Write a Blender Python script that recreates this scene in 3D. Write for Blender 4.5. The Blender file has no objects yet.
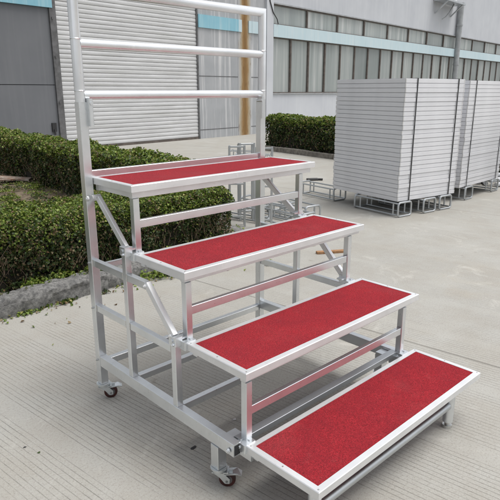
import bpy, math, random
import numpy as np
from mathutils import Vector, Matrix, noise
random.seed(7); rng = np.random.default_rng(7)
R = math.radians
S = bpy.context.scene
COL = S.collection

# ------------------------------------------------------------------ camera, sky, sun, exposure
cam = bpy.data.cameras.new('camera'); cam_o = bpy.data.objects.new('camera', cam); COL.objects.link(cam_o)
cam_o.location = (-1.234, -2.375, 1.526)
cam_o.rotation_euler = (R(90 - 16.04), 0, R(-43.55))
cam.sensor_width = 36; cam.lens = 36 * 556 / 500
cam.clip_start = .05; cam.clip_end = 600
S.camera = cam_o
w = bpy.data.worlds.new('World'); S.world = w; w.use_nodes = True
nt = w.node_tree; nt.nodes.clear()
sky = nt.nodes.new('ShaderNodeTexSky'); sky.sky_type = 'NISHITA'; sky.sun_disc = False
SUN_EL, SUN_AZ = 70, 135          # azimuth clockwise from +Y
sky.sun_elevation = R(SUN_EL); sky.sun_rotation = R(SUN_AZ)
sky.air_density = 1.0; sky.dust_density = 4.0; sky.ozone_density = 1.0
hs = nt.nodes.new('ShaderNodeHueSaturation'); hs.inputs['Saturation'].default_value = .22
bg = nt.nodes.new('ShaderNodeBackground'); bg.inputs['Strength'].default_value = .15
wo = nt.nodes.new('ShaderNodeOutputWorld')
nt.links.new(sky.outputs[0], hs.inputs['Color']); nt.links.new(hs.outputs[0], bg.inputs[0]); nt.links.new(bg.outputs[0], wo.inputs[0])
sl = bpy.data.lights.new('sun', 'SUN'); sl.energy = 1.1; sl.angle = R(32); sl.color = (1, .965, .91)
so = bpy.data.objects.new('sun', sl); COL.objects.link(so); so.location = (0, 0, 30)
sd = Vector((math.sin(R(SUN_AZ)) * math.cos(R(SUN_EL)), math.cos(R(SUN_AZ)) * math.cos(R(SUN_EL)), math.sin(R(SUN_EL))))
so.rotation_euler = sd.to_track_quat('Z', 'Y').to_euler()
S.view_settings.view_transform = 'Standard'; S.view_settings.look = 'None'
S.view_settings.exposure = 0.34; S.view_settings.gamma = 1; S.view_settings.use_curve_mapping = False
S.render.engine = 'CYCLES'
S.cycles.max_bounces = 7; S.cycles.diffuse_bounces = 3; S.cycles.transmission_bounces = 3; S.cycles.caustics_reflective = False

# ------------------------------------------------------------------ materials
class NM:
    def __init__(s, name):
        s.m = bpy.data.materials.new(name); s.m.use_nodes = True
        s.t = s.m.node_tree; s.b = s.t.nodes['Principled BSDF']
    def n(s, ty, **k):
        o = s.t.nodes.new('ShaderNode' + ty)
        for a, v in k.items():
            if a in o.inputs: o.inputs[a].default_value = v
            else: setattr(o, a, v)
        return o
    def l(s, a, b): s.t.links.new(a, b); return s
    def coord(s, scale=(1, 1, 1), rot=(0, 0, 0), kind='Object'):
        c = s.n('TexCoord'); m = s.n('Mapping'); m.inputs['Scale'].default_value = scale; m.inputs['Rotation'].default_value = rot
        s.l(c.outputs[kind], m.inputs[0]); return m.outputs[0]
    def noise(s, vec, scale, detail=4, rough=.6, dist=0):
        o = s.n('TexNoise'); o.inputs['Scale'].default_value = scale; o.inputs['Detail'].default_value = detail
        o.inputs['Roughness'].default_value = rough; o.inputs['Distortion'].default_value = dist
        s.l(vec, o.inputs['Vector']); return o.outputs['Fac']
    def ramp(s, fac, stops):
        o = s.n('ValToRGB'); e = o.color_ramp.elements
        while len(e) < len(stops): e.new(.5)
        for x, (p, c) in zip(e, stops):
            x.position = p; x.color = (c if len(c) == 4 else (*c, 1)) if isinstance(c, tuple) else (c, c, c, 1)
        s.l(fac, o.inputs[0]); return o.outputs[0]
    def mix(s, fac, a, b, mode='MIX'):
        o = s.n('Mix'); o.data_type = 'RGBA'; o.blend_type = mode
        for i, v in ((0, fac), (6, a), (7, b)):
            if isinstance(v, (int, float)): o.inputs[i].default_value = v
            elif isinstance(v, tuple): o.inputs[i].default_value = (*v, 1)[:4]
            else: s.l(v, o.inputs[i])
        return o.outputs[2]
    def math(s, op, a, b=0.0, c=None):
        o = s.n('Math'); o.operation = op
        for i, v in enumerate((a, b) if c is None else (a, b, c)):
            if isinstance(v, (int, float)): o.inputs[i].default_value = v
            else: s.l(v, o.inputs[i])
        return o.outputs[0]
    def base(s, c):
        if isinstance(c, tuple): s.b.inputs['Base Color'].default_value = (*c, 1)
        else: s.l(c, s.b.inputs['Base Color'])
    def bump(s, h, strength=.3, dist=.01):
        o = s.n('Bump'); o.inputs['Strength'].default_value = strength; o.inputs['Distance'].default_value = dist
        s.l(h, o.inputs['Height']); s.l(o.outputs[0], s.b.inputs['Normal'])
    def set(s, **k):
        for a, v in k.items():
            a = {'rough': 'Roughness', 'metal': 'Metallic', 'spec': 'Specular IOR Level'}.get(a, a)
            if isinstance(v, (int, float)): s.b.inputs[a].default_value = v
            else: s.l(v, s.b.inputs[a])
        return s

def simple(name, c1, c2=None, scale=8, rough=.6, metal=0, bump=0, stretch=(1, 1, 1)):
    k = NM(name); v = k.coord(stretch)
    f = k.noise(v, scale)
    c2 = c2 or tuple(x * .75 for x in c1)
    k.base(k.ramp(f, [(.35, c2), (.65, c1)])); k.set(rough=rough, metal=metal)
    if bump: k.bump(k.noise(v, scale * 4, 8, .75), bump, .012 if bump >= 1 else .004)
    return k.m

def m_alu(name, col, rough, metal=.85, wear=1.0):
    k = NM(name); v = k.coord(); g = k.noise(v, 5, 3)
    f = k.noise(v, 60, 5, .7)
    c = k.mix(k.ramp(g, [(.35, 0.), (.7, 1.)]), tuple(c * .86 for c in col), col)
    sc = k.ramp(k.noise(v, 22, 6, .8, .5), [(.60, 0.), (.72, .4 * wear)])
    c = k.mix(sc, c, tuple(c_ * .62 for c_ in col))
    c = k.mix(k.ramp(k.noise(k.coord((1, 1, .15)), 75, 4, .7), [(.62, 0.), (.7, .35 * wear)]), c, tuple(min(1, c_ * 1.15) for c_ in col))
    k.base(c)
    k.set(metal=metal, rough=k.math('MULTIPLY_ADD', f, .10, rough - .05))
    k.bump(k.noise(k.coord((1, 1, 1)), 60, 2), .03, .001)
    return k.m
ALU = m_alu('brushed_aluminium', (.81, .84, .86), .29, .83)
ALU_EDGE = m_alu('white_aluminium_edge', (.87, .88, .89), .42, .62)
GALV = m_alu('galvanised_steel', (.56, .585, .60), .40)
PIPE_AL = m_alu('polished_aluminium_pipe', (.84, .86, .875), .34, .6)
ZINC = m_alu('zinc_plated_steel', (.74, .78, .79), .32, .8, 0.0)
BOLT = m_alu('bolt_steel', (.6, .6, .58), .3)

def m_carpet():
    k = NM('red_carpet'); v = k.coord()
    f1 = k.noise(v, 225, 5, .82); f2 = k.noise(v, 7, 5, .7, .4); f4 = k.noise(v, 28, 5, .75); f3 = k.noise(v, 700, 2)
    c = k.ramp(f1, [(.34, (.05, .001, .003)), (.46, (.31, .005, .013)), (.56, (.53, .014, .028)), (.68, (.72, .07, .09))])
    c = k.mix(k.ramp(f2, [(.35, .4), (.65, 0.)]), c, (.22, .006, .018))
    c = k.mix(k.ramp(f4, [(.58, 0.), (.72, .22)]), c, (.50, .12, .12))
    c = k.mix(k.ramp(k.noise(v, 3.2, 4, .6), [(.56, 0.), (.72, .18)]), c, (.42, .10, .10))
    k.base(c); k.set(rough=.95, spec=.15)
    k.b.inputs['Sheen Weight'].default_value = .12; k.b.inputs['Sheen Roughness'].default_value = .4
    k.bump(k.mix(.5, f1, f3), 1.0, .006)
    return k.m
CARPET = m_carpet()

def m_ground():
    k = NM('grooved_concrete')
    v = k.coord()
    big = k.noise(v, .35, 4, .6); mid = k.noise(v, 2.2, 6, .65); fine = k.noise(v, 95, 6, .8); vf = k.noise(v, 260, 2, .6)
    # rotated coordinate across the grooves
    vr = k.coord(rot=(0, 0, R(-7.5)))
    sx = k.n('SeparateXYZ'); k.l(vr, sx.inputs[0])
    wob = k.math('MULTIPLY', k.noise(v, 1.3, 2), .01)
    x = k.math('ADD', sx.outputs[0], wob)
    P = .0262
    t = k.math('FRACT', k.math('DIVIDE', x, P))
    d = k.math('ABSOLUTE', k.math('SUBTRACT', t, .5))            # 0 in the groove
    g = k.math('SUBTRACT', 1.0, k.math('SMOOTH_MIN', k.math('DIVIDE', d, .09), 1.0, .3))
    # bands of grooves with smooth strips between them, worn away in patches
    band = k.math('FRACT', k.math('ADD', k.math('DIVIDE', x, .56), .62))
    bm = k.ramp(band, [(.0, 0.), (.02, 1.), (.84, 1.), (.87, 0.)])
    wear = k.ramp(k.noise(v, 1.6, 5, .65, .4), [(.36, .15), (.50, 1.)])
    depth = k.ramp(k.noise(k.coord((1, .25, 1), rot=(0, 0, R(-7.5))), 22, 5, .8), [(.36, .2), (.58, 1.)])
    rs = k.n('SeparateXYZ'); k.l(v, rs.inputs[0])
    # the roller never reached the strip beside the planter kerb
    far = k.n('MapRange'); far.inputs['From Min'].default_value = .9; far.inputs['From Max'].default_value = 1.25
    far.inputs['To Min'].default_value = 1; far.inputs['To Max'].default_value = .25; k.l(rs.outputs[1], far.inputs[0])
    G = k.math('MULTIPLY', k.math('MULTIPLY', k.math('MULTIPLY', g, bm), k.math('MULTIPLY', wear, depth)), far.outputs[0])
    c = k.ramp(big, [(.3, (.365, .358, .33)), (.7, (.43, .424, .395))])
    c = k.mix(k.ramp(mid, [(.38, .6), (.60, 0.)]), c, (.35, .33, .29))
    c = k.mix(k.ramp(k.noise(v, .9, 6, .7, .6), [(.58, 0.), (.72, .45)]), c, (.40, .36, .29))
    c = k.mix(k.ramp(fine, [(.34, .7), (.50, 0.)]), c, (.24, .225, .195))
    c = k.mix(k.ramp(vf, [(.56, 0.), (.70, .4)]), c, (.62, .61, .58))
    # pale scuffs and small oily spots
    c = k.mix(k.ramp(k.noise(v, 1.9, 7, .75, 1.2), [(.58, 0.), (.70, .45)]), c, (.58, .57, .53))
    c = k.mix(k.ramp(k.noise(v, 5.5, 3, .5), [(.70, 0.), (.76, .5)]), c, (.21, .19, .155))
    # slab joints
    sy = k.n('SeparateXYZ'); k.l(k.coord(rot=(0, 0, R(-7.5))), sy.inputs[0])
    def joint(o, per, off):
        q = k.math('ABSOLUTE', k.math('SUBTRACT', k.math('FRACT', k.math('ADD', k.math('DIVIDE', o, per), off)), .5))
        return k.math('LESS_THAN', k.math('ADD', q, k.math('MULTIPLY', k.math('SUBTRACT', mid, .5), .0015)), .0016)
    J = k.math('MAXIMUM', joint(sy.outputs[0], 4.2, .12), joint(sy.outputs[1], 4.6, .02))
    c = k.mix(k.math('MULTIPLY', G, .72), c, (.13, .125, .11))
    c = k.mix(k.math('MULTIPLY', J, .6), c, (.12, .115, .10))
    k.base(c); k.set(rough=.88, spec=.25)
    h = k.math('SUBTRACT', k.math('MULTIPLY', fine, .35), G)
    k.bump(k.math('SUBTRACT', h, J), .55, .004)
    return k.m
GROUND = m_ground()
SOIL = simple('dry_soil', (.22, .175, .12), (.09, .07, .045), 14, .95, 0, .9)
KERB = simple('grey_granite_kerb', (.37, .365, .35), (.15, .15, .148), 34, .9, 0, 1.0)
KERB2 = simple('pale_kerb_stone', (.27, .25, .215), (.14, .13, .115), 9, .9, 0, .6)

def m_leaf(name, stops, rough=.45):
    k = NM(name); g = k.n('NewGeometry')
    c = k.ramp(g.outputs['Random Per Island'], stops)
    k.base(c); k.set(rough=rough, spec=.4)
    k.b.inputs['Subsurface Weight'].default_value = 0
    tr = k.n('BsdfTranslucent'); k.l(c, tr.inputs[0])
    mx = k.n('MixShader'); mx.inputs[0].default_value = .28
    out = [n for n in k.t.nodes if n.type == 'OUTPUT_MATERIAL'][0]
    k.l(k.b.outputs[0], mx.inputs[1]); k.l(tr.outputs[0], mx.inputs[2]); k.l(mx.outputs[0], out.inputs[0])
    return k.m
LEAF_YOUNG = m_leaf('young_hedge_leaves', [(0, (.09, .14, .022)), (.5, (.17, .25, .04)), (.85, (.28, .36, .07)), (1, (.42, .36, .15))])
LEAF_OLD = m_leaf('old_hedge_leaves', [(0, (.03, .05, .018)), (.5, (.055, .09, .028)), (.8, (.09, .13, .04)), (1, (.20, .12, .07))])
LEAF_DRY = m_leaf('dry_hedge_leaves', [(0, (.13, .085, .045)), (.5, (.25, .18, .10)), (1, (.40, .34, .21))], .7)
TWIG = simple('hedge_twigs', (.27, .19, .13), (.12, .085, .06), 30, .9)
CORE_SHADE = simple('hedge_core_shade', (.035, .032, .02), (.012, .012, .008), 30, 1)  # near-black twig tone, carries the shade between the leaves

def m_wall(name, a, b, streak, amount):
    k = NM(name); v = k.coord()
    f = k.noise(v, .8, 4); st = k.noise(k.coord((3.5, 1, .12)), 2.2, 5, .65)
    c = k.ramp(f, [(.3, a), (.7, b)])
    c = k.mix(k.ramp(st, [(.5, 0.), (.68, amount)]), c, streak)
    c = k.mix(k.ramp(k.noise(k.coord((6, 1, .25)), 3, 4), [(.60, 0.), (.74, amount * .7)]), c, tuple(x * .6 for x in a))
    k.base(c); k.set(rough=.8); k.bump(k.noise(v, 25, 4), .15, .006)
    return k.m
WALL = m_wall('pale_grey_blue_render', (.49, .51, .545), (.56, .58, .61), (.68, .69, .70), .25)
WALL_LOW = m_wall('white_washed_render', (.53, .55, .59), (.61, .63, .66), (.70, .71, .72), .25)
WALL_PEEL = m_wall('peeling_render', (.33, .345, .36), (.43, .44, .455), (.68, .68, .68), .85)
PANEL = m_wall('grey_steel_door_panel', (.15, .157, .17), (.175, .182, .195), (.22, .225, .235), .25)
BLUE = m_wall('light_blue_paint', (.22, .47, .58), (.30, .55, .64), (.50, .66, .70), .5)
BLUE2 = m_wall('pale_blue_paint', (.50, .64, .69), (.57, .69, .73), (.68, .73, .74), .4)
def m_rust():
    k = NM('rust_stained_column'); v = k.coord((1, 1, .25))
    s = k.n('SeparateXYZ'); k.l(k.coord(), s.inputs[0])
    e = k.math('ABSOLUTE', k.math('SUBTRACT', s.outputs[0], 7.12))
    e = k.math('ADD', e, k.math('MULTIPLY', k.math('SUBTRACT', k.noise(v, 3, 5, .7), .5), .35))
    c = k.ramp(k.math('MULTIPLY', e, 1.0), [(.0, (.22, .125, .045)), (.10, (.30, .18, .07)), (.21, (.42, .36, .26)), (.31, (.43, .435, .44))])
    k.base(k.mix(k.ramp(k.noise(v, 9, 5), [(.55, 0.), (.7, .6)]), c, (.14, .06, .02))); k.set(rough=.85)
    return k.m
RUST = m_rust()
def m_shutter():
    k = NM('dirty_white_shutter'); v = k.coord((.3, 1, 1))
    c = k.ramp(k.noise(v, 3, 5, .7), [(.3, (.55, .555, .56)), (.65, (.66, .665, .67))])
    c = k.mix(k.ramp(k.noise(k.coord((.15, 1, 5)), 3, 4), [(.48, 0.), (.66, .6)]), c, (.44, .44, .42))
    k.base(c); k.set(rough=.55); return k.m
SHUT = m_shutter()
def m_glass():
    k = NM('dusty_window_glass'); st = k.noise(k.coord((2.6, 1, .10)), 1.6, 4, .6)
    c = k.ramp(st, [(.25, (.22, .25, .24)), (.45, (.35, .385, .375)), (.60, (.43, .455, .445)), (.70, (.66, .67, .66))])
    oi = k.n('ObjectInfo'); c = k.mix(k.ramp(oi.outputs['Random'], [(0, .0), (.6, .1), (.75, .45), (1, .75)]), c, (.17, .20, .20))
    k.base(k.mix(k.ramp(k.noise(k.coord(), .5, 3), [(.4, 0.), (.7, .5)]), c, (.32, .35, .35))); k.set(rough=.22, spec=.6); return k.m
GLASS = m_glass()
FRAME = simple('brown_window_frame', (.15, .125, .11), (.09, .075, .065), 6, .6)
DARK = simple('dark_rubber_and_hollow_shade', (.03, .03, .032), None, 8, .6)  # also the painted shade in the beam ends
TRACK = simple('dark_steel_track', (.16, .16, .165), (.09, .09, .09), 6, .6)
TYRE = simple('dark_red_caster_rubber', (.075, .016, .014), (.03, .01, .009), 20, .4)
HUB = simple('grey_caster_hub', (.16, .15, .15), None, 20, .4)
PVC = simple('grey_downpipe', (.42, .44, .45), (.33, .34, .35), 4, .5)
def m_platform(name, a, b):
    k = NM(name); v = k.coord((.6, .6, 1))
    c = k.ramp(k.noise(v, 4, 4), [(.35, b), (.65, a)])
    k.base(c); k.set(rough=.45, metal=.25); return k.m
PLAT = m_platform('pale_aluminium_platform_edge', (.85, .855, .88), (.77, .775, .80))
PLAT_TOP = m_platform('grey_platform_deck', (.30, .30, .31), (.25, .25, .26))
CORNER = simple('white_corner_bracket', (.8, .8, .8), None, 9, .4)
WOOD = simple('orange_brown_wood', (.42, .23, .11), (.25, .13, .06), 9, .8, 0, .3, (1, 6, 1))
BOARD = simple('weathered_board', (.42, .38, .33), (.20, .10, .06), 12, .9, 0, .4)
TARP = simple('white_plastic_wrap', (.72, .73, .75), (.45, .47, .5), 14, .35, 0, .5)

# ------------------------------------------------------------------ mesh builder
class MB:
    def __init__(s): s.v = []; s.f = []; s.mi = []
    def add(s, vs, fs, mi=0):
        o = len(s.v); s.v += [tuple(v) for v in vs]; s.f += [tuple(i + o for i in f) for f in fs]; s.mi += [mi] * len(fs); return s
    def box(s, a, b, mi=0, ch=0.0):
        x0, y0, z0 = a; x1, y1, z1 = b
        if ch:
            return s.bar(((x0 + x1) / 2, (y0 + y1) / 2, z0), ((x0 + x1) / 2, (y0 + y1) / 2, z1), abs(x1 - x0), abs(y1 - y0), mi, ch, side=(1, 0, 0))
        return s.add([(x0, y0, z0), (x1, y0, z0), (x1, y1, z0), (x0, y1, z0), (x0, y0, z1), (x1, y0, z1), (x1, y1, z1), (x0, y1, z1)],
                     [(0, 3, 2, 1), (4, 5, 6, 7), (0, 1, 5, 4), (1, 2, 6, 5), (2, 3, 7, 6), (3, 0, 4, 7)], mi)
    def bar(s, p, q, wd, ht, mi=0, ch=.0016, side=None):
        """rectangular tube p->q; wd along 'side', ht across it"""
        p, q = Vector(p), Vector(q); d = (q - p).normalized()
        if side is None:
            side = Vector((0, 0, 1)).cross(d)
            if side.length < 1e-3: side = Vector((1, 0, 0))
        sx = Vector(side); sx = (sx - d * sx.dot(d)).normalized(); sy = d.cross(sx)
        a, b = wd / 2, ht / 2
        prof = [(-a + ch, -b), (a - ch, -b), (a, -b + ch), (a, b - ch), (a - ch, b), (-a + ch, b), (-a, b - ch), (-a, -b + ch)]
        vs = [p + sx * u + sy * v for u, v in prof] + [q + sx * u + sy * v for u, v in prof]
        fs = [tuple(range(7, -1, -1)), tuple(range(8, 16))] + [(i, (i + 1) % 8, 8 + (i + 1) % 8, 8 + i) for i in range(8)]
        return s.add(vs, fs, mi)
    def cyl(s, p, q, r, n=14, mi=0, r2=None, cap=True):
        p, q = Vector(p), Vector(q); d = (q - p).normalized(); r2 = r if r2 is None else r2
        sx = d.orthogonal().normalized(); sy = d.cross(sx)
        vs = [p + (sx * math.cos(2 * math.pi * i / n) + sy * math.sin(2 * math.pi * i / n)) * r for i in range(n)]
        vs += [q + (sx * math.cos(2 * math.pi * i / n) + sy * math.sin(2 * math.pi * i / n)) * r2 for i in range(n)]
        fs = [(i, (i + 1) % n, n + (i + 1) % n, n + i) for i in range(n)]
        if cap: fs += [tuple(range(n - 1, -1, -1)), tuple(range(n, 2 * n))]
        return s.add(vs, fs, mi)
    def path(s, pts, r, n=12, mi=0, closed=False):
        P = [Vector(p) for p in pts]; m = len(P); vs = []
        prev = None
        for i, p in enumerate(P):
            a = P[(i - 1) % m] if (closed or i > 0) else None; b = P[(i + 1) % m] if (closed or i < m - 1) else None
            d1 = (p - a).normalized() if a is not None else None; d2 = (b - p).normalized() if b is not None else None
            d = (d1 + d2).normalized() if d1 is not None and d2 is not None else (d1 if d1 is not None else d2)
            k = 1.0
            if d1 is not None and d2 is not None: k = 1 / max(.4, math.cos(d1.angle(d2) / 2))
            if prev is None: sx = d.orthogonal().normalized()
            else: sx = (prev - d * prev.dot(d)).normalized()
            prev = sx; sy = d.cross(sx)
            bend = None
            if k > 1.001: bend = (d2 - d1).normalized()
            for j in range(n):
                o = (sx * math.cos(2 * math.pi * j / n) + sy * math.sin(2 * math.pi * j / n)) * r
                if bend is not None: o = o + bend * (o.dot(bend)) * (k - 1)
                vs.append(p + o)
        fs = []
        for i in range(m if closed else m - 1):
            for j in range(n):
                a0 = i * n + j; a1 = i * n + (j + 1) % n; b0 = ((i + 1) % m) * n + j; b1 = ((i + 1) % m) * n + (j + 1) % n
                fs.append((a0, a1, b1, b0))
        if not closed: fs += [tuple(range(n - 1, -1, -1)), tuple(range((m - 1) * n, m * n))]
        return s.add(vs, fs, mi)
    def build(s, name, mats, parent=None, smooth=False, loc=None, **tags):
        me = bpy.data.meshes.new(name)
        off = Vector(parent['_o']) if parent is not None and '_o' in parent else Vector((0, 0, 0))
        if loc is not None: off = Vector(loc)
        me.from_pydata([Vector(v) - off for v in s.v], [], s.f); me.validate()
        for m in (mats if isinstance(mats, (list, tuple)) else [mats]): me.materials.append(m)
        if any(s.mi) and len(me.polygons) == len(s.mi): me.polygons.foreach_set('material_index', s.mi)
        if smooth:
            me.polygons.foreach_set('use_smooth', [True] * len(me.polygons))
            me.set_sharp_from_angle(angle=R(40))
        o = bpy.data.objects.new(name, me); COL.objects.link(o)
        if loc is not None: o.location = loc
        if parent is not None:
            o.parent = parent
        for k_, v_ in tags.items(): o[k_] = v_
        return o

def empty(name, loc, label, cat, group=None, rz=0):
    o = bpy.data.objects.new(name, None); COL.objects.link(o); o.location = loc; o.rotation_euler = (0, 0, rz)
    o.empty_display_size = .1
    o['label'] = label; o['category'] = cat
    if group: o['group'] = group
    return o
def tag(o, label, cat, group=None):
    o['label'] = label; o['category'] = cat
    if group: o['group'] = group
    return o

# ------------------------------------------------------------------ ground
g = MB(); g.box((-80, -60, -.3), (120, 90, 0)); g.build('ground', GROUND, kind='structure')
# planter soil, a low mound sheet inside the kerbs
def soil_bed(name, x0, x1, y0, y1, hh, nx=60, ny=60, rot=None):
    m = MB(); vs = []
    for j in range(ny + 1):
        for i in range(nx + 1):
            x = x0 + (x1 - x0) * i / nx; y = y0 + (y1 - y0) * j / ny
            e = min(i, nx - i, j, ny - j)
            z = (-.02 if e == 0 else hh + .05 * noise.noise(Vector((x * 1.3, y * 1.3, 0))) + .02 * noise.noise(Vector((x * 9, y * 9, 3))))
            vs.append((x + (.1 * (y - 1.6) if x > 0 else 0) * min(1, max(0, x)), y, z))
    fs = [(j * (nx + 1) + i, j * (nx + 1) + i + 1, (j + 1) * (nx + 1) + i + 1, (j + 1) * (nx + 1) + i) for j in range(ny) for i in range(nx)]
    m.add(vs, fs)
    o = m.build(name, SOIL, smooth=True); o['kind'] = 'structure'; return o
soil_bed('planting_soil', -6, 2.62, 1.57, 10.9, .07, 120, 120)

def stones(name, mat, A, B, y_w, h, seglen, rough):
    """row of rough kerb stones from A to B (ground points)"""
    A, B = Vector(A), Vector(B); d = (B - A); L = d.length; d.normalize(); nrm = Vector((-d.y, d.x, 0)); m = MB(); t = 0; k = 0
    while t < L - .1:
        ln = min(seglen * random.uniform(.75, 1.2), L - t); hh = h * random.uniform(.9, 1.1); off = random.uniform(-.012, .012); k += 1
        nx, ny, nz = max(8, int(ln / .018)), 8, 7
        idx = {}; vs = []; fs = []
        def V(i, j, q):
            key = (i, j, q)
            if key not in idx:
                u = t + .006 + (ln - .012) * i / nx; v = y_w * (j / ny) + off; z = -.03 + (hh + .03) * q / nz
                P = A + d * u + nrm * v + Vector((0, 0, z))
                c = Vector((P.x, P.y, P.z + k * 3))
                dd = rough * .75 * (noise.noise(c * 7) + .5 * noise.noise(c * 19) + .3 * noise.noise(c * 45) + .25 * noise.noise(c * 80))
                cx = abs(j / ny - .5) * 2; cz = q / nz; ex = abs(i / nx - .5) * 2
                if cz > .8 and (cx > .8): P.z -= rough * .9
                if ex > .97: P.z -= rough * .5 * cz
                P += nrm * (-dd if j == 0 else dd if j == ny else 0) + Vector((0, 0, dd * cz * (1 if q == nz else .3)))
                idx[key] = len(vs); vs.append(P)
            return idx[key]
        for i in range(nx):
            for j in range(ny): fs.append((V(i, j, nz), V(i + 1, j, nz), V(i + 1, j + 1, nz), V(i, j + 1, nz)))
            for q in range(nz):
                fs.append((V(i, 0, q), V(i + 1, 0, q), V(i + 1, 0, q + 1), V(i, 0, q + 1)))
                fs.append((V(i + 1, ny, q), V(i, ny, q), V(i, ny, q + 1), V(i + 1, ny, q + 1)))
        for j in range(ny):
            for q in range(nz):
                fs.append((V(0, j + 1, q), V(0, j, q), V(0, j, q + 1), V(0, j + 1, q + 1)))
                fs.append((V(nx, j, q), V(nx, j + 1, q), V(nx, j + 1, q + 1), V(nx, j, q + 1)))
        m.add(vs, fs); t += ln
    o = m.build(name, mat, smooth=True); o['kind'] = 'structure'; return o
stones('kerb', KERB, (-3.3, 1.25, 0), (2.68, 1.50, 0), .17, .135, .95, .026)
stones('kerb', KERB, (2.70, 1.56, 0), (3.62, 10.9, 0), .12, .08, .95, .012)

# ------------------------------------------------------------------ hedges
def leaves(P, N, size, mi, fold=.25):
    n = len(P); a = rng.normal(size=(n, 3)); N = N / np.linalg.norm(N, axis=1, keepdims=True)
    T = a - (a * N).sum(1, keepdims=True) * N; T /= np.linalg.norm(T, axis=1, keepdims=True); B = np.cross(N, T)
    s = size[:, None]; wd = s * rng.uniform(.32, .48, (n, 1))
    v0 = P - T * s * .5; v2 = P + T * s * .5 - N * s * .12
    v1 = P + B * wd + N * s * fold - T * s * .05; v3 = P - B * wd + N * s * fold - T * s * .05
    V = np.stack([v0, v1, v2, v3], 1).reshape(-1, 3)
    i = np.arange(n) * 4
    F = np.stack([i, i + 1, i + 2, i, i + 2, i + 3], 1).reshape(-1, 3)
    return V, F, np.repeat(mi, 2)
def mesh_np(name, V, F, MI, mats, parent):
    me = bpy.data.meshes.new(name); me.vertices.add(len(V)); me.vertices.foreach_set('co', V.astype(np.float32).ravel())
    me.loops.add(F.size); me.loops.foreach_set('vertex_index', F.astype(np.int32).ravel())
    me.polygons.add(len(F)); me.polygons.foreach_set('loop_start', np.arange(len(F), dtype=np.int32) * 3)
    me.polygons.foreach_set('material_index', MI.astype(np.int32))
    for m in mats: me.materials.append(m)
    me.update(calc_edges=True)
    o = bpy.data.objects.new(name, me); COL.objects.link(o); o.parent = parent; return o
def lownoise(P, f, s):
    return np.array([noise.noise(Vector((p[0] * f + s, p[1] * f, p[2] * f))) for p in P])
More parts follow.
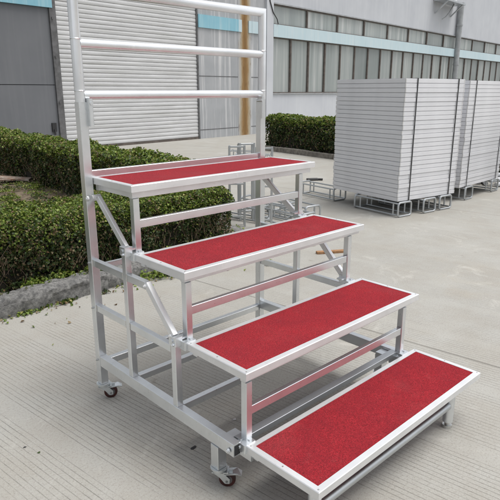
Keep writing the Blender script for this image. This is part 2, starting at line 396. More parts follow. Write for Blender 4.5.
def hedge(label, loc, rz, sx, sy, h, n, leaf, dry=.08, bulge=.06, group='clipped hedges'):
    """box sx*sy*h in local coords, corner at the origin"""
    root = empty('hedge', loc, label, 'hedge', group, rz)
    areas = np.array([sx * sy, sx * h, sx * h * .5, sy * h, sy * h * .6]); fc = rng.choice(5, n, p=areas / areas.sum())
    U = rng.random((n, 2)); P = np.zeros((n, 3)); N = np.zeros((n, 3))
    for k in range(5):
        q = fc == k; u = U[q]
        if k == 0: P[q] = np.c_[u[:, 0] * sx, u[:, 1] * sy, np.full(len(u), h)]; N[q] = (0, 0, 1)
        elif k == 1: P[q] = np.c_[u[:, 0] * sx, np.zeros(len(u)), u[:, 1] * h]; N[q] = (0, -1, 0)
        elif k == 2: P[q] = np.c_[u[:, 0] * sx, np.full(len(u), sy), u[:, 1] * h]; N[q] = (0, 1, 0)
        elif k == 3: P[q] = np.c_[np.zeros(len(u)), u[:, 0] * sy, u[:, 1] * h]; N[q] = (-1, 0, 0)
        else: P[q] = np.c_[np.full(len(u), sx), u[:, 0] * sy, u[:, 1] * h]; N[q] = (1, 0, 0)
    # rounded shoulders
    cc = np.array([sx / 2, sy / 2, h * .5]); zt = P[:, 2] / h
    rnd = .07
    for ax, sz in ((0, sx), (1, sy)):
        e = np.minimum(P[:, ax], sz - P[:, ax])
        q = (fc == 0) & (e < rnd * 1.5); P[q, 2] -= (rnd * 1.5 - e[q]) ** 2 / (rnd * 2)
    top = zt > .8
    q = (fc != 0); inset = np.maximum(0, zt - .82) * .35 * h; P[q] -= N[q] * inset[q][:, None]
    und = lownoise(P, 1.6, loc[0]) * bulge * 1.6 + lownoise(P, 5, loc[1]) * bulge + lownoise(P, 13, 4) * bulge * .6
    under = np.where(q, -.10 * (1 - zt) ** 2, 0)
    dep = -rng.exponential(.035, n) + rng.normal(0, .008, n)
    P += N * (und + dep + under)[:, None]
    gap = lownoise(P, 6, 9.3) + .5 * lownoise(P, 15, 2)
    keep = rng.random(n) < np.clip(1.0 - 1.6 * np.maximum(0, gap - .12) * (fc != 0) - .12 * (fc != 0) * (1 - zt), .15, 1)
    P, N, fc, zt, dep = P[keep], N[keep], fc[keep], zt[keep], dep[keep]; n2 = len(P)
    # young growth on the clipped top, older leaves below, dry ones in patches
    pyoung = np.where(fc == 0, .78, np.clip(.55 * (zt - .45) * 1.6, .05, .6)); r = rng.random(n2)
    pd = dry * (1 + 3 * np.maximum(0, lownoise(P, 2.5, 5))) * np.where(fc == 0, .35, 1)
    mi = np.where(r < pd, 2, np.where(r < pd + pyoung, 0, 1))
    NN = N * .55 + np.array([0, 0, .45]) + rng.normal(0, .6, (n2, 3))
    size = leaf * rng.uniform(.5, 1.5, n2) * np.where(mi == 2, .8, 1)
    V, F, MI = leaves(P, NN, size, mi)
    # shoots that stand above the clipped top
    mesh_np('foliage', V, F, MI, [LEAF_YOUNG, LEAF_OLD, LEAF_DRY], root)
    # twigs inside the shell
    m = MB(); nt_ = int(n / 130)
    for _ in range(nt_):
        k = random.random(); z0 = random.uniform(.02, h * .6)
        if k < .5: x, y = random.uniform(.04, sx - .04), random.uniform(.0, .1)
        elif k < .6: x, y = random.uniform(.04, sx - .04), sy - random.uniform(.0, .1)
        elif k < .9: x, y = random.uniform(.0, .1), random.uniform(.04, sy - .04)
        else: x, y = sx - random.uniform(.0, .1), random.uniform(.04, sy - .04)
        l_ = random.uniform(.05, .2); p = Vector((x, y, z0)); q2 = p + Vector((random.uniform(-.7, .7), random.uniform(-.7, .7), 1)).normalized() * l_
        if q2.z > h * .97: q2.z = h * .97
        m.cyl(p, q2, leaf * .10, 3, 0, leaf * .05, cap=False)
    m.build('twigs', TWIG, root)
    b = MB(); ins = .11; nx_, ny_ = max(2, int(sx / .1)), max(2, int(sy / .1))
    b.box((ins, ins, .0), (sx - ins, sy - ins, h - ins * .8)); b.build('shade_core', CORE_SHADE, root)  # solid dark box standing in for the shaded twigs behind the leaves
    return root
hedge('long low clipped hedge behind the rough granite kerb, nearest the red steps', (-2.4, 1.62, .05), 0, 4.72, .80, .56, 165000, .0215, .13)
hedge('tall clipped hedge at the left, running back from the steps towards the grey door', (2.12, 2.62, .05), R(-3.2), .60, 8.3, .72, 95000, .034, .16)
hedge('dark green hedge with a pale kerb beneath the row of windows', (8.45, -.5, .05), R(-6.5), .95, 8.9, .80, 60000, .05, .08)
stones('kerb', KERB2, (7.38 + .90, -.6, 0), (9.30, 8.45, 0), -.14, .12, 1.1, .010)
s2 = MB(); s2.bar((8.88, -.6, .02), (9.95, 8.5, .02), 1.0, .12); s2.build('planting_soil', SOIL, kind='structure')

# weeds and fallen leaves: ground cover
def cover():
    P = []; M = []
    def tuft(cx, cy, cz, rad, n, hh, mi):
        a = rng.random(n) * 6.283; r = rad * np.sqrt(rng.random(n))
        x = cx + r * np.cos(a); y = cy + r * np.sin(a)
        z = cz + hh * rng.random(n) * (1 - r / (rad + 1e-6) * .6)
        P.append(np.c_[x, y, z]); M.append(np.full(n, mi))
    for _ in range(170):
        x = rng.uniform(-.6, 2.45); y = rng.uniform(2.45, 6.5)
        tuft(x, y, .09, rng.uniform(.05, .2), rng.integers(30, 130), rng.uniform(.02, .10), 0 if rng.random() < .6 else 1)
    for _ in range(90):
        tuft(rng.uniform(.8, 2.4), rng.uniform(6, 10.5), .09, rng.uniform(.05, .2), 60, rng.uniform(.02, .08), 1)
    for _ in range(70):    # along the hedge foot, on the kerb
        tuft(rng.uniform(-.8, 2.4), rng.uniform(1.52, 1.64), .12, .06, rng.integers(20, 70), rng.uniform(.03, .09), 0 if rng.random() < .7 else 1)
    for _ in range(46):    # grass in the joint between the kerb and the concrete
        x = rng.uniform(-.6, .62) if rng.random() < .75 else rng.uniform(.7, 2.4)
        tuft(x, 1.30 + .04 * (x + 3.3) - rng.uniform(.01, .09), .004, .05, rng.integers(10, 45), .03, 0 if rng.random() < .6 else 1)
    for (x, y, r_, n_) in ((1.33, 1.38, .12, 220), (1.55, 1.45, .12, 200), (1.15, 1.42, .09, 120), (2.8, 2.1, .10, 120), (2.62, 1.95, .12, 160), (2.15, 1.42, .1, 100), (1.9, 1.2, .04, 20), (2.2, 1.0, .04, 18)):
        tuft(x, y, .01, r_, n_, .09, 0)
    n = 2600               # scattered dead leaves on the soil
    P.append(np.c_[rng.uniform(-.6, 2.5, n), rng.uniform(2.42, 10.5, n), .10 + .02 * rng.random(n)]); M.append(np.full(n, 2))
    n = 200
    x = rng.uniform(-.8, 2.4, n); P.append(np.c_[x, 1.27 + .04 * (x + 3.3) - rng.exponential(.09, n), np.full(n, .008)]); M.append(rng.choice([2, 2, 0], n))
    P_ = np.concatenate(P); M_ = np.concatenate(M); n = len(P_)
    V, F, MI = leaves(P_, np.array([0, 0, .8]) + rng.normal(0, .5, (n, 3)), rng.uniform(.014, .034, n), M_)
    o = mesh_np('ground_cover', V, F, MI, [LEAF_YOUNG, LEAF_OLD, LEAF_DRY], None); o['kind'] = 'stuff'
    o['label'] = 'small green weeds and fallen leaves on the soil and beside the kerb'; o['category'] = 'weeds'
cover()

# ------------------------------------------------------------------ warehouse (local: x along the wall, y into it, z up)
TH = math.atan(.095)
wh = empty('warehouse', (5.4, 11.65, 0), 'pale grey warehouse with a white roller shutter, blue bands and a long row of windows', 'building', rz=TH)
def wpart(mb, name, mat, parent=None, **k): return mb.build(name, mat, parent or wh, **k)
W1, WTOP, DEP = 46.0, 9.5, 14.0
m = MB()
m.box((4.93, .0, 0), (6.78, .3, 3.40)); m.box((7.46, .0, 0), (8.20, .3, 3.40))
m.box((4.93, .0, 3.78), (6.78, .3, WTOP)); m.box((7.46, .0, 3.78), (8.20, .3, WTOP))
wpart(m, 'wall', WALL_PEEL, label='peeling blotchy wall bay between the shutter and the column')
m = MB()
m.box((-9, .0, 3.86), (-.02, .3, WTOP)); m.box((-.02, .0, 5.2), (4.93, .3, WTOP))
m.box((8.57, -.02, 4.50), (W1, .3, WTOP))
m.box((-9, .302, 0), (-8.7, DEP, WTOP)); m.box((W1 - .3, .302, 0), (W1, DEP, WTOP)); m.box((-8.698, DEP - .3, 0), (W1 - .302, DEP, WTOP))
m.box((-9, -.3, WTOP), (W1 + .2, DEP + .2, WTOP + .25))
wpart(m, 'wall', WALL)
m = MB(); m.box((8.57, .0, 0), (W1, .3, 1.42)); wpart(m, 'wall', WALL_LOW, label='low pale wall beneath the windows')
m = MB(); m.box((6.782, -.006, 0), (7.458, .3, WTOP)); wpart(m, 'column', RUST, label='column stained with orange rust')
m = MB(); m.box((8.20, -.09, 0), (8.57, .3, WTOP)); wpart(m, 'column', WALL_LOW)
m = MB(); m.box((-9, -.05, 3.46), (-.02, .3, 3.86)); wpart(m, 'blue_band', BLUE)
m = MB(); m.box((4.93, -.04, 3.40), (6.778, .3, 3.78)); wpart(m, 'blue_band', BLUE)
m = MB(); m.box((7.462, -.04, 3.40), (8.198, .3, 3.78)); wpart(m, 'blue_band', BLUE2)
for a_, b_ in ((6.785, 6.94), (7.30, 7.455)): m = MB(); m.box((a_, -.036, 3.40), (b_, -.008, 3.78)); wpart(m, 'blue_band', BLUE2)
for z_ in (.27, 1.95):
    for a_, b_ in ((4.935, 6.775), (7.465, 8.195)): m = MB(); m.box((a_, -.006, z_), (b_, -.001, z_ + .022)); wpart(m, 'wall_seam', TRACK)
m = MB(); m.box((8.572, -.10, 3.36), (W1, .3, 3.78)); wpart(m, 'blue_band', BLUE2)
m = MB(); m.box((8.572, -.06, 4.455), (W1, -.022, 4.50)); m.box((8.572, -.05, 1.385), (W1, -.002, 1.42)); wpart(m, 'drip_ledge', PVC)
# left door: big grey steel panels with a seam
dr = MB(); dr.box((-9, .02, 1.66), (-.10, .12, 3.455)); dr.box((-9, .02, .03), (-.10, .12, 1.645))
d_ = wpart(dr, 'sliding_door', PANEL)
k_ = MB(); k_.box((-.30, -.02, .50), (-.18, .02, .72)); k_.box((-.26, -.04, .42), (-.22, -.02, .56)); wpart(k_, 'door_lock', DARK, d_)
tk = MB(); tk.box((-.098, -.03, 0), (.075, .1, 5.2))
for z in (1.2, 2.3, 3.2): tk.box((-.06, -.06, z), (-.02, -.029, z + .05))
tk2 = MB(); tk2.box((4.87, -.012, 0), (4.928, .1, 5.2))
# shutter with curved slats
sh = MB(); pitch = .112; prof = [(0, .026), (.007, .010), (.020, .003), (.055, .0), (.090, .004), (.106, .014)]
zs = []
z = .06
while z < 5.2:
    for dz, y in prof:
        if z + dz < 5.2: zs.append((z + dz, y + .02))
    z += pitch
for i in range(len(zs) - 1):
    sh.add([(.075, zs[i][1], zs[i][0]), (4.87, zs[i][1], zs[i][0]), (4.87, zs[i + 1][1], zs[i + 1][0]), (.075, zs[i + 1][1], zs[i + 1][0])], [(0, 1, 2, 3)])
so_ = wpart(sh, 'roller_shutter', SHUT)
wpart(tk, 'shutter_track', TRACK, so_); wpart(tk2, 'shutter_track', TRACK, so_)
m = MB(); m.box((.075, .0, .0), (4.87, .09, .06)); wpart(m, 'bottom_bar', RUST if False else FRAME, so_)
# windows
def window(u0, u1, z0, z1, split):
    f = MB(); t = .035
    f.box((u0, -.012, z0), (u0 + t, .10, z1)); f.box((u1 - t, -.012, z0), (u1, .10, z1))
    f.box((u0 + t, -.012, z0), (u1 - t, .10, z0 + t)); f.box((u0 + t, -.012, z1 - t), (u1 - t, .10, z1))
    if split: f.box(((u0 + u1) / 2 - .02, .0, z0 + t), ((u0 + u1) / 2 + .02, .08, z1 - t))
    fo = wpart(f, 'window', FRAME)
    g_ = MB(); dy = random.uniform(-.01, .01)
    g_.add([(u0 + t, .05 + dy, z0 + t), (u1 - t, .05 - dy, z0 + t), (u1 - t, .05 - dy, z1 - t), (u0 + t, .05 + dy, z1 - t)], [(0, 1, 2, 3)])
    wpart(g_, 'pane', GLASS, fo)
u = 8.575
while u < W1 - 1.2: window(u + .003, u + 1.147, 1.42, 3.36, False); u += 1.15
u = 8.575
while u < W1 - 2.2: window(u + .003, u + 1.98 + .16, 3.78, 4.455, False); u += 2.15
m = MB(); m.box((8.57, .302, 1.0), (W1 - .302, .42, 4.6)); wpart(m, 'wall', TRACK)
m = MB(); m.cyl((25.15, -.20, 0), (25.15, -.20, 6.2), .15, 14)
for z in (2.9, 5.0): m.cyl((25.15, -.20, z), (25.15, -.20, z + .08), .175, 14)
wpart(m, 'downpipe', PVC, smooth=True)
m = MB(); m.path([(8.30, -.11, 4.9), (8.34, -.11, 4.5), (8.52, -.11, 4.15), (8.74, -.11, 3.95), (8.80, -.115, 3.79)], .018, 6); wpart(m, 'cable', DARK, smooth=True)

ac = empty('outdoor_unit', (0, 0, 0), 'grey boxed unit on an iron shelf, high on the wall beside the downpipe', 'outdoor unit')
AM = Matrix.Translation((5.4, 11.65, 0)) @ Matrix.Rotation(TH, 4, 'Z')
ac.matrix_world = AM @ Matrix.Translation((23.1, 0, 5.95))
m = MB(); m.box((-1.3, -.72, .0), (1.35, -.06, .08)); m.bar((-1.0, -.68, 0), (-1.0, -.06, -.55), .06, .06); m.bar((1.0, -.68, 0), (1.0, -.06, -.55), .06, .06); m.build('shelf', GALV, ac)
m = MB(); m.box((-1.15, -.65, .08), (.25, -.15, 1.25)); bd = m.build('casing', PLAT, ac)
m = MB(); m.cyl((-.45, -.652, .68), (-.45, -.67, .68), .42, 20); m.build('fan_grille', DARK, ac)
m = MB(); m.path([(.3, -.4, .5), (.5, -.4, .0), (.1, -.35, -.45), (-.25, -.3, -.7), (-.4, -.2, -.8)], .035, 6); m.build('hose', PVC, ac, smooth=True)

# ------------------------------------------------------------------ the folding stage riser with guard rail
st = empty('stage_riser', (.55, -.6, 0), 'folding four step aluminium riser with red carpeted treads and a tube guard rail', 'stage steps')
st['_o'] = (.55, -.6, 0)
XL, XR = -.022, 1.10
L, D, PT, H, Z1 = 1.193, .353, .352, .30, .24
def part(mb, name, mat, parent=None, smooth=False):
    o = mb.build(name, mat, parent or st, smooth)
    if parent is not None and parent is not st:   # sub-parts: same offset as the part itself
        pass
    return o
def sub(mb, name, mat, parent, smooth=False):
    keep = Vector(st['_o']); me = mb
    me.v = [tuple(Vector(v) - keep) for v in me.v]
    o = me.build(name, mat, parent, smooth); return o
# treads
for i in range(1, 5):
    yb = -(4 - i) * PT; yf = yb - D; z = Z1 + (i - 1) * H
    bw = .025; th = .030; sh_ = .030 if i == 4 else .020
    m = MB(); c = .0025
    # mitred rim: outer ring / inner ring, with a soft outer edge
    o = [(0, yf), (L, yf), (L, yb), (0, yb)]; n_ = [(bw, yf + bw), (L - bw, yf + bw), (L - bw, yb - bw), (bw, yb - bw)]
    oc = [(c, yf + c), (L - c, yf + c), (L - c, yb - c), (c, yb - c)]
    vs = [(*p, z - th) for p in o] + [(*p, z - c) for p in o] + [(*p, z) for p in oc] + [(*p, z) for p in n_] + [(*p, z - th) for p in n_]
    fs = []
    for a in range(4):
        b = (a + 1) % 4
        for r0 in range(4): fs.append((r0 * 4 + a, r0 * 4 + b, (r0 + 1) * 4 + b, (r0 + 1) * 4 + a))
        fs.append((16 + a, 16 + b, b, a))
    m.add(vs, fs)
    # sub-frame under the rim
    for (p, q) in (((.035, yf + .035), (L - .035, yf + .035)), ((.035, yb - .035), (L - .035, yb - .035))):
        m.bar((p[0] - .02, p[1], z - th - sh_ / 2 - .0005), (q[0] + .02, q[1], z - th - sh_ / 2 - .0005), .028, sh_)
    for x in (.035, L - .035, L / 2): m.bar((x, yf + .05, z - th - sh_ / 2 - .001), (x, yb - .05, z - th - sh_ / 2 - .001), .028, sh_ - .003)
    t_ = part(m, 'tread', ALU_EDGE)
    m = MB(); nx = 2
    m.box((bw + .0005, yf + bw + .0005, z - .014), (L - bw - .0005, yb - bw - .0005, z - .0015)); sub(m, 'carpet', CARPET, t_)
    m = MB()
    for x in (bw / 2, L - bw / 2):
        for y in (yf + bw / 2, yb - bw / 2): m.cyl((x, y, z - .001), (x, y, z + .0010), .0034, 8)
    for y in (yf + D * .5,):
        for x in (bw / 2, L - bw / 2): m.cyl((x, y, z - .001), (x, y, z + .0010), .0034, 8)
    sub(m, 'rivets', BOLT, t_)
    # corner hinge plates at the back corners
    if i < 4:
        for x in (.0, 1.085):
            m = MB(); m.box((x - .012, yb - .005, z - .03), (x + .045, yb + .045, z + .006), 0, .002)
            m.cyl((x - .016, yb + .028, z - .012), (x + .05, yb + .028, z - .012), .0075, 10)
            m.cyl((x + .03, yb + .012, z + .004), (x + .03, yb + .012, z + .011), .008, 6)
            part(m, 'hinge', ALU)
# front legs of treads 2-4 and riser bars
for i in range(2, 5):
    yb = -(4 - i) * PT; y = yb - D + .030; z = Z1 + (i - 1) * H; zb = z - H + .004
    for x in (.030, 1.095):
        m = MB(); m.bar((x, y, zb), (x, y, z - (.061 if i == 4 else .051)), .030, .030, side=(1, 0, 0)); part(m, 'tread_leg', ALU)
    zz = z - .175
    m = MB(); m.bar((.046, y, zz), (1.079, y, zz), .022, .036); part(m, 'riser_bar', ALU)
    if i < 4 or True:
        m = MB(); m.bar((.046, yb - .02, zb + .018), (1.079, yb - .02, zb + .018 ), .001, .001)
# side frames
def bolt(mb, x, y, z, s=-1, r=.007):
    mb.cyl((x, y, z), (x + s * .008, y, z), r, 8); mb.cyl((x + s * .008, y, z), (x + s * .012, y, z), r * .55, 8)
for X, s in ((XL, -1), (XR, 1)):
    m = MB(); m.bar((X, -.01, .090), (X, -.01, 1.475), .040, .040, side=(1, 0, 0)); part(m, 'corner_post', ALU)
    m = MB(); m.bar((X, -.031, .221), (X, -1.03, .221), .036, .055); part(m, 'base_beam', ALU)
    m = MB(); m.box((X - .0135, -1.031, .200), (X + .0135, -1.0315, .242)); part(m, 'beam_hollow_shade', DARK)  # dark plate on the solid beam end, painted shade of a hollow tube
    m = MB(); m.bar((X, -.315, .249), (X, -.315, .86), .030, .030, side=(1, 0, 0)); part(m, 'middle_post', ALU)
    m = MB(); m.bar((X, -.66, .249), (X, -.66, .555), .030, .030, side=(1, 0, 0)); part(m, 'middle_post', ALU)
    m = MB(); m.bar((X, -.92, .090), (X, -.92, .1925), .044, .044, side=(1, 0, 0)); part(m, 'corner_post', ALU)
    xo = X + s * .0292
    m = MB(); m.bar((X, -.03, .735), (X, -.2995, .735), .026, .034); m.bar((X, -.3305, .735), (X, -.47, .735), .026, .034); part(m, 'side_bar', ALU)
    m = MB(); m.bar((X, -.03, .505), (X, -.2995, .505), .026, .034); m.bar((X, -.3305, .505), (X, -.6445, .505), .026, .034); part(m, 'side_bar', ALU)
    m = MB(); m.bar((X, -.472, .742), (X, -.652, .562), .024, .030); bolt(m, X + s * .012, -.475, .735, s); bolt(m, X + s * .012, -.645, .565, s); part(m, 'brace', ALU_EDGE)
    m = MB(); m.bar((X + (0.03 if s < 0 else -.03), -.055, 1.045), (X + (.012 if s < 0 else -.012), -.31, .85), .018, .032); bolt(m, X, -.31, .85, s)
    m.cyl((X + s * .0, -.04, 1.048), (X - s * .045, -.04, 1.048), .014, 12); bolt(m, X + s * .018, -.045, 1.048, s, .012); part(m, 'brace', ALU_EDGE)
    for (y, z) in ((-.315, .868), (-.66, .562)):
        m = MB(); m.box((X - .019, y - .024, z - .035), (X + .019, y + .024, z + .004), 0, .003)
        m.cyl((X - .024, y, z - .012), (X + .024, y, z - .012), .008, 8)
        m.box((X - (.0 if s < 0 else .05), y - .02, z - .012), (X + (.05 if s < 0 else .0), y + .012, z - .004))
        bolt(m, X + s * .019, y - .012, z - .026, s); part(m, 'bracket', ALU)
    m = MB()
    for (y, z) in ((-.012, .735), (-.012, .505), (-.012, .225)): m = MB(); bolt(m, X + s * .0205, y, z, s, .005); part(m, 'bolt', BOLT)
    m = MB()
    m.box((X + (.021 if s < 0 else -.075), -.975, .165), (X + (.075 if s < 0 else -.021), -.935, .235), 0, .002)
    m.bar((X + (.03 if s < 0 else -.03), -.99, .205), (X + (.03 if s < 0 else -.03), -1.08, .205), .012, .05)
    bolt(m, X + s * .021, -1.005, .215, s, .010); part(m, 'end_bracket', ALU)
# weld beads at the joints of the near and far side frames
for X, s in ((XL, -1), (XR, 1)):
    for (y, z, hh) in ((-.0305, .735, .034), (-.0305, .505, .034), (-.299, .735, .034), (-.331, .735, .034), (-.299, .505, .034), (-.331, .505, .034), (-.644, .505, .034)):
        m = MB(); pts = []
        for k_ in range(7): pts.append((X + s * (.0135 + .0012 * (k_ % 2)), y + random.uniform(-.0006, .0006), z - hh / 2 + hh * k_ / 6))
        m.path(pts, .0022, 5); part(m, 'weld_bead', BOLT, smooth=True)
# cross bars
for (y, z, w_, h_) in ((-.01, .20, .03, .034), (-.315, .232, .03, .03), (-.66, .232, .03, .03), (-.01, .705, .022, .026), (-.004, 1.153, .026, .034), (-1.008, .238, .036, .026), (-.315, .83, .02, .022)):
    if z == .83: continue
    m = MB(); a = XL + .021; b = XR - .021
    m.bar((a, y, z), (b, y, z), w_, h_); part(m, 'cross_bar', ALU if y > -1 else GALV)
# front legs and front tube of the lowest tread
for x in (.05, 1.022):
    m = MB(); m.cyl((x, -1.352, .030), (x, -1.352, Z1 - .051), .024, 18); l_ = part(m, 'front_leg', ALU, smooth=True)
    m = MB(); m.cyl((x, -1.352, 0), (x, -1.352, .012), .024, 16, 0, .022); m.cyl((x, -1.352, .012), (x, -1.352, .031), .013, 12); sub(m, 'foot', BOLT, l_, True)
m = MB(); m.cyl((.074, -1.358, .118), (1.0, -1.358, .118), .0155, 16); m.cyl((.0, -1.358, .118), (.026, -1.358, .118), .0155, 16)
part(m, 'front_tube', GALV, smooth=True)
# guard rail
RR = .0225
m = MB(); m.path([(XL, -.01, 1.475), (XL, -.01, 1.94), (1.108, -.01, 1.94), (1.108, -.01, 1.475)], RR, 20)
# the path twists little; side tubes and top tube in one bent pipe
gr = part(m, 'guard_rail', PIPE_AL, smooth=True)
for z in (1.72, 1.505):
    m = MB(); m.cyl((XL + .012, -.01, z), (1.098, -.01, z), RR * .93, 20); sub(m, 'rail_tube', PIPE_AL, gr, True)
m = MB()
for x in (XL, 1.108):
    for z in (1.72, 1.505): m.path([(x - .0 + RR * .98 * math.cos(a), -.01 + RR * .98 * math.sin(a), z + .019) for a in np.linspace(0, 6.283, 13)[:-1]], .0028, 5, closed=True)
sub(m, 'weld_bead', ALU, gr, True)
for X, s in ((XL, 1), (XR, -1)):
    m = MB(); m.box((X + s * .024 - .006, -.052, 1.37), (X + s * .024 + .014, -.018, 1.49), 0, .003); m.cyl((X + s * .03, -.056, 1.47), (X + s * .03, -.012, 1.47), .008, 10)
    sub(m, 'rail_clip', ALU, gr)
# casters
def caster(x, y, ztop, yaw):
    c = Vector((x, y, 0)); Rz = Matrix.Rotation(yaw, 3, 'Z'); r = .034
    T = lambda p: tuple(c + Rz @ Vector(p))
    def tr(mb): mb.v = [T(v) for v in mb.v]; return mb
    m = MB()
    m.cyl((0, 0, ztop - .004), (0, 0, ztop + .003), .034, 20); m.cyl((0, 0, ztop - .014), (0, 0, ztop - .004), .027, 20); m.cyl((0, 0, ztop), (0, 0, ztop + .012), .012, 8)
    for sx in (-1, 1):   # fork cheeks
        m.add([(sx * .0195, -.024, ztop - .012), (sx * .0195, .018, ztop - .012), (sx * .0195, .046, r + .010), (sx * .0195, .044, r - .010), (sx * .0195, .026, r - .010), (sx * .0195, .006, r + .016),
               (sx * .022, -.024, ztop - .012), (sx * .022, .018, ztop - .012), (sx * .022, .046, r + .010), (sx * .022, .044, r - .010), (sx * .022, .026, r - .010), (sx * .022, .006, r + .016)],
              [(0, 1, 2, 3, 4, 5), (11, 10, 9, 8, 7, 6)] + [(k, (k + 1) % 6, 6 + (k + 1) % 6, 6 + k) for k in range(6)])
    m.box((-.022, -.026, ztop - .017), (.022, .040, ztop - .011))
    m.cyl((-.022, .034, r), (.022, .034, r), .006, 8)
    f_ = part(tr(m), 'caster', ZINC, smooth=True)
    m = MB()
    ring = [(-.011, r * .86), (-.009, r * .97), (-.004, r), (.004, r), (.009, r * .97), (.011, r * .86), (.011, r * .6), (-.011, r * .6)]
    n = 28; vs = []; fs = []
    for k in range(n):
        a = 2 * math.pi * k / n
        for (xx, rr) in ring: vs.append((xx, .034 + rr * math.cos(a), r + rr * math.sin(a)))
    for k in range(n):
        for j in range(8): fs.append((k * 8 + j, k * 8 + (j + 1) % 8, ((k + 1) % n) * 8 + (j + 1) % 8, ((k + 1) % n) * 8 + j))
    m.add(vs, fs); w_ = sub(tr(m), 'wheel', TYRE, f_, True)
    m = MB(); m.cyl((-.0115, .034, r), (.0115, .034, r), r * .6, 20); m.cyl((-.0135, .034, r), (.0135, .034, r), r * .28, 14); sub(tr(m), 'hub', HUB, f_, True)
    m = MB()
    m.add([(-.021, .022, (ztop - .014) - .011), (.021, .022, (ztop - .014) - .011), (.021, .072, (ztop - .014) - .006), (.015, .092, (ztop - .014) - .014), (-.015, .092, (ztop - .014) - .014), (-.021, .072, (ztop - .014) - .006),
           (-.021, .022, (ztop - .014) - .007), (.021, .022, (ztop - .014) - .007), (.021, .072, (ztop - .014) - .002), (.015, .092, (ztop - .014) - .010), (-.015, .092, (ztop - .014) - .010), (-.021, .072, (ztop - .014) - .002)],
          [(5, 4, 3, 2, 1, 0), (6, 7, 8, 9, 10, 11)] + [(k, (k + 1) % 6, 6 + (k + 1) % 6, 6 + k) for k in range(6)])
    m.box((-.005, .034, (ztop - .014) - .006), (.005, .056, (ztop - .014) + .006)); sub(tr(m), 'brake_pedal', ZINC, f_)
caster(XL, -.01, .086, R(-118)); caster(XL, -.92, .086, R(-138)); caster(XR, -.01, .086, R(-100)); caster(XR, -.92, .086, R(-50))
del st['_o']

# ------------------------------------------------------------------ stacked platforms
def panel_proto(sx, sy, name):
    root = empty(name, (0, 0, 0), 'x', 'platform')
    t = .0524; m = MB(); e = .003
    m.box((0, 0, e), (sx, sy, t - e)); m.box((.004, .004, t - e), (sx - .004, sy - .004, t)); m.box((.006, .006, 0), (sx - .006, sy - .006, e))
    a = m.build('edge_frame', PLAT, root)
    for x in (0, sx):
        for y in (0, sy):
            m = MB(); m.box((x - (.002 if x == 0 else .014), y - (.002 if y == 0 else .014), e + .001), (x + (.014 if x == 0 else .002), y + (.014 if y == 0 else .002), t - e - .001)); m.build('corner_cap', CORNER, root)
    m = MB(); m.box((.03, .03, t), (sx - .03, sy - .03, t + .0012)); m.build('deck', PLAT_TOP, root)
    return root
def dup(root):
    r_ = root.copy(); COL.objects.link(r_)
    for ch in root.children:
        c = ch.copy(); COL.objects.link(c); c.parent = r_
    return r_
def ordinal(n):
    w_ = ['lowest', 'second', 'third', 'fourth', 'fifth', 'sixth', 'seventh', 'eighth', 'ninth', 'tenth', 'eleventh', 'twelfth', 'thirteenth', 'fourteenth', 'fifteenth', 'sixteenth', 'seventeenth', 'eighteenth', 'nineteenth', 'twentieth', 'twenty-first', 'twenty-second', 'twenty-third', 'twenty-fourth', 'twenty-fifth', 'twenty-sixth', 'topmost']
    return w_[n]
def stack(cx, cy, rz, sx, sy, z0, nlay, pitch, which, grp):
    proto = panel_proto(sx, sy, 'stage_platform')
    for i in range(nlay):
        o = proto if i == 0 else dup(proto)
        jr = random.uniform(-.3, .3)
        off = Matrix.Rotation(rz, 3, 'Z') @ Vector((random.gauss(0, .0025), random.gauss(0, .0025), 0))
        o.location = (cx + off.x, cy + off.y, z0 + i * pitch); o.rotation_euler = (0, 0, rz + R(jr * .12))
        pos = 'topmost' if i == nlay - 1 else 'lowest' if i == 0 else ordinal(i) + ' from the bottom'
        tag(o, f'flat grey stage platform, {pos} of the {which} stack', 'platform', grp)
    for (fx, lab) in ((.20, 'left'), (sx - .13, 'right')):
        m = MB(); a = -.006; b = sy + .006; zb = -.006; zt = nlay * pitch + .004; t = .004; hw = .007
        for (y0, y1, za, zc) in ((a - t, a, zb, zt), (b, b + t, zb, zt), (a, b, zt - t, zt), (a, b, zb, zb + t)):
            m.box((fx - hw, y0, za), (fx + hw, y1, zc))
        o = m.build('strap', DARK); o.location = (cx, cy, z0); o.rotation_euler = (0, 0, rz)
        tag(o, f'dark vertical strap round the {which} stack of platforms, {lab} one on its front', 'strap', 'straps round the platform stacks')
stack(4.785, 1.30, R(-10), 1.10, 1.19, .19, 27, .0545, 'nearer left', 'platforms in the nearer stack')
stack(6.30, 1.245, R(1.5), 1.36, 1.19, .19, 27, .0542, 'farther right', 'platforms in the farther stack')

# ------------------------------------------------------------------ folded tube frames
def frame_proto(L_, W_, H_, r=.011):
    root = empty('tube_frame', (0, 0, 0), 'x', 'metal frame')
    for x in (0, L_):
        m = MB(); c = .03
        pts = [(x, 0, c), (x, 0, H_ - c), (x, .01, H_ - .008), (x, c, H_), (x, W_ - c, H_), (x, W_ - .01, H_ - .008), (x, W_, H_ - c), (x, W_, c), (x, W_ - .01, .008 + r), (x, W_ - c, r), (x, c, r), (x, .01, .008 + r)]
        m.path(pts, r, 8, closed=True); m.build('end_loop', GALV, root, True)
    for y in (0.012, W_ - .012):
        for z in (r + .012, H_ - .014):
            m = MB(); m.cyl((0, y, z), (L_, y, z), r * .85, 8); m.build('long_tube', GALV, root, True)
    for x in (L_ * .12, L_ * .88):
        for y in (.012, W_ - .012): m = MB(); m.cyl((x, y, r + .012), (x, y, H_ - .014), r * .8, 8); m.build('strut', GALV, root, True)
    return root
fp = frame_proto(.74, .24, .184, .0125)
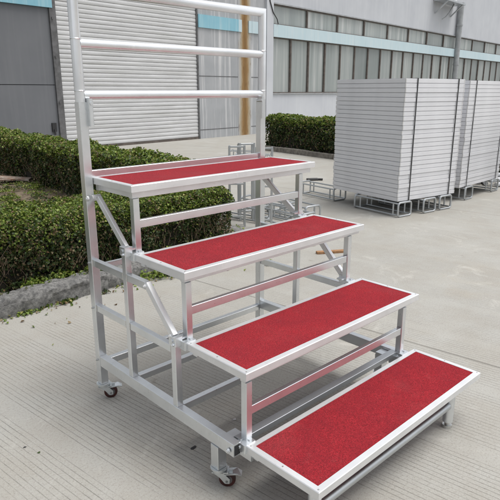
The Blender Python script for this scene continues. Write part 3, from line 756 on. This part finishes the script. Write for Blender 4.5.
F = [
 ((4.86, 1.99, 0), -98.5, 'low steel tube frame under the near left corner of the nearer platform stack'),
 ((5.09, 3.20, 0), -96.5, 'empty steel tube frame lying on the open ground left of the nearer platform stack'),
 ((5.30, 1.90, 0), -98, 'low steel tube frame under the middle of the nearer platform stack'),
 ((5.64, 1.86, 0), -98, 'low steel tube frame under the right end of the nearer platform stack'),
 ((6.42, 1.96, 0), -89, 'low steel tube frame under the left end of the farther platform stack'),
 ((7.36, 1.99, 0), -89, 'low steel tube frame under the right end of the farther platform stack'),
 ((3.38, 2.38, 0), -91, 'steel tube frame lying flat right behind the right post of the red steps'),
 ((3.82, 2.62, 0), -97, 'steel tube frame lying farthest right in the pile behind the red steps'),
 ((3.60, 2.90, 0), -84, 'steel tube frame lying at the back of the pile behind the red steps'),
 ((3.12, 2.95, 0), -78, 'steel tube frame lying behind the upright frames near the hedge end'),
 ((7.37, 7.35, 0), -62, 'small steel tube frame on the ground in front of the rust stained column'),
 ((7.02, 6.75, 0), -55, 'small steel tube frame on the ground left of the hedge under the windows'),
]
for i, (p, a, lab) in enumerate(F):
    o = fp if i == 0 else dup(fp)
    o.location = p; o.rotation_euler = (0, 0, R(a)); tag(o, lab, 'metal frame', 'folded tube frames on the ground')
# standing racks at the hedge end
def rack_proto():
    root = empty('standing_frame', (0, 0, 0), 'x', 'metal frame')
    Hh = .93; Wd = .17
    for x in (0, Wd):
        m = MB(); m.bar((x, 0, 0), (x, 0, Hh), .022, .022, side=(1, 0, 0)); m.build('upright', GALV, root)
        m = MB(); m.bar((x, .10, 0), (x, .10, Hh - .02), .022, .022, side=(1, 0, 0)); m.build('upright', GALV, root)
    for z in (.12, .50, .70, Hh - .012):
        m = MB(); m.bar((.011, 0, z), (Wd - .011, 0, z), .020, .020); m.bar((0, .011, z), (0, .089, z), .018, .018); m.bar((Wd, .011, z), (Wd, .089, z), .018, .018); m.build('rung', GALV, root)
    return root
rp = rack_proto()
for i, (p, a, lab) in enumerate([((2.93, 2.34, 0), -40, 'upright steel frame closest to the end of the near hedge'),
                                 ((3.22, 2.48, 0), -30, 'upright steel frame farthest back, just left of the right post'),
                                 ((3.04, 2.02, 0), -48, 'upright steel frame standing next to the right post of the steps')]):
    o = rp if i == 0 else dup(rp)
    o.location = p; o.rotation_euler = (0, 0, R(a)); tag(o, lab, 'metal frame', 'upright steel frames behind the steps')

# ------------------------------------------------------------------ odds and ends
m = MB(); m.bar((2.80, .93, .012), (3.06, .77, .012), .05, .022); tag(m.build('wooden_plank', WOOD), 'short orange brown plank lying on the concrete behind the steps', 'plank')
m = MB(); m.bar((6.20, 3.99, .018), (6.36, 3.88, .018), .10, .035, ch=.012); m.bar((6.33, 3.9, .02), (6.40, 3.80, .02), .05, .03, ch=.01); tag(m.build('dark_rag', DARK), 'small black scrap lying on the ground left of the platform stacks', 'scrap')
m = MB(); m.bar((2.02, 7.0, .16), (2.42, 6.7, .12), .22, .03); m.bar((1.9, 6.9, .14), (2.1, 6.55, .17), .12, .02); tag(m.build('broken_board', BOARD), 'broken weathered board on the soil beside the tall left hedge', 'board')
m = MB()
for k in range(7):
    y = 1.25 + random.uniform(0, .5); z = .04 + (k % 3) * .06
    m.cyl((7.95 + random.uniform(-.1, .1), y, z), (8.35, y + random.uniform(-.3, .3), z + random.uniform(0, .05)), .035, 10)
tag(m.build('wrapped_tubes', TARP, smooth=True), 'bundle of white wrapped tubes beside the farther platform stack', 'tubes')
def pebble(x, y, r, mat, name, lab, cat):
    m = MB(); n = 9; vs = [(x, y, r * .5)]
    for k in range(n):
        a = 6.283 * k / n; q = r * random.uniform(.6, 1.3); vs.append((x + q * math.cos(a), y + .7 * q * math.sin(a), .002))
    m.add(vs, [(0, 1 + k, 1 + (k + 1) % n) for k in range(n)]); tag(m.build(name, mat), lab, cat)
pebble(.05, -.66, .016, DARK, 'stone', 'small dark stone on the concrete left of the front caster', 'stone')
pebble(-.49, -.14, .008, DARK, 'stone', 'tiny dark stone on the concrete at the lower left', 'stone')
pebble(-.46, -.22, .008, LEAF_OLD, 'fallen_leaf', 'tiny green leaf on the concrete at the lower left', 'leaf')
pebble(.33, -.62, .010, CORNER, 'stone', 'tiny white stone on the concrete under the second step', 'stone')
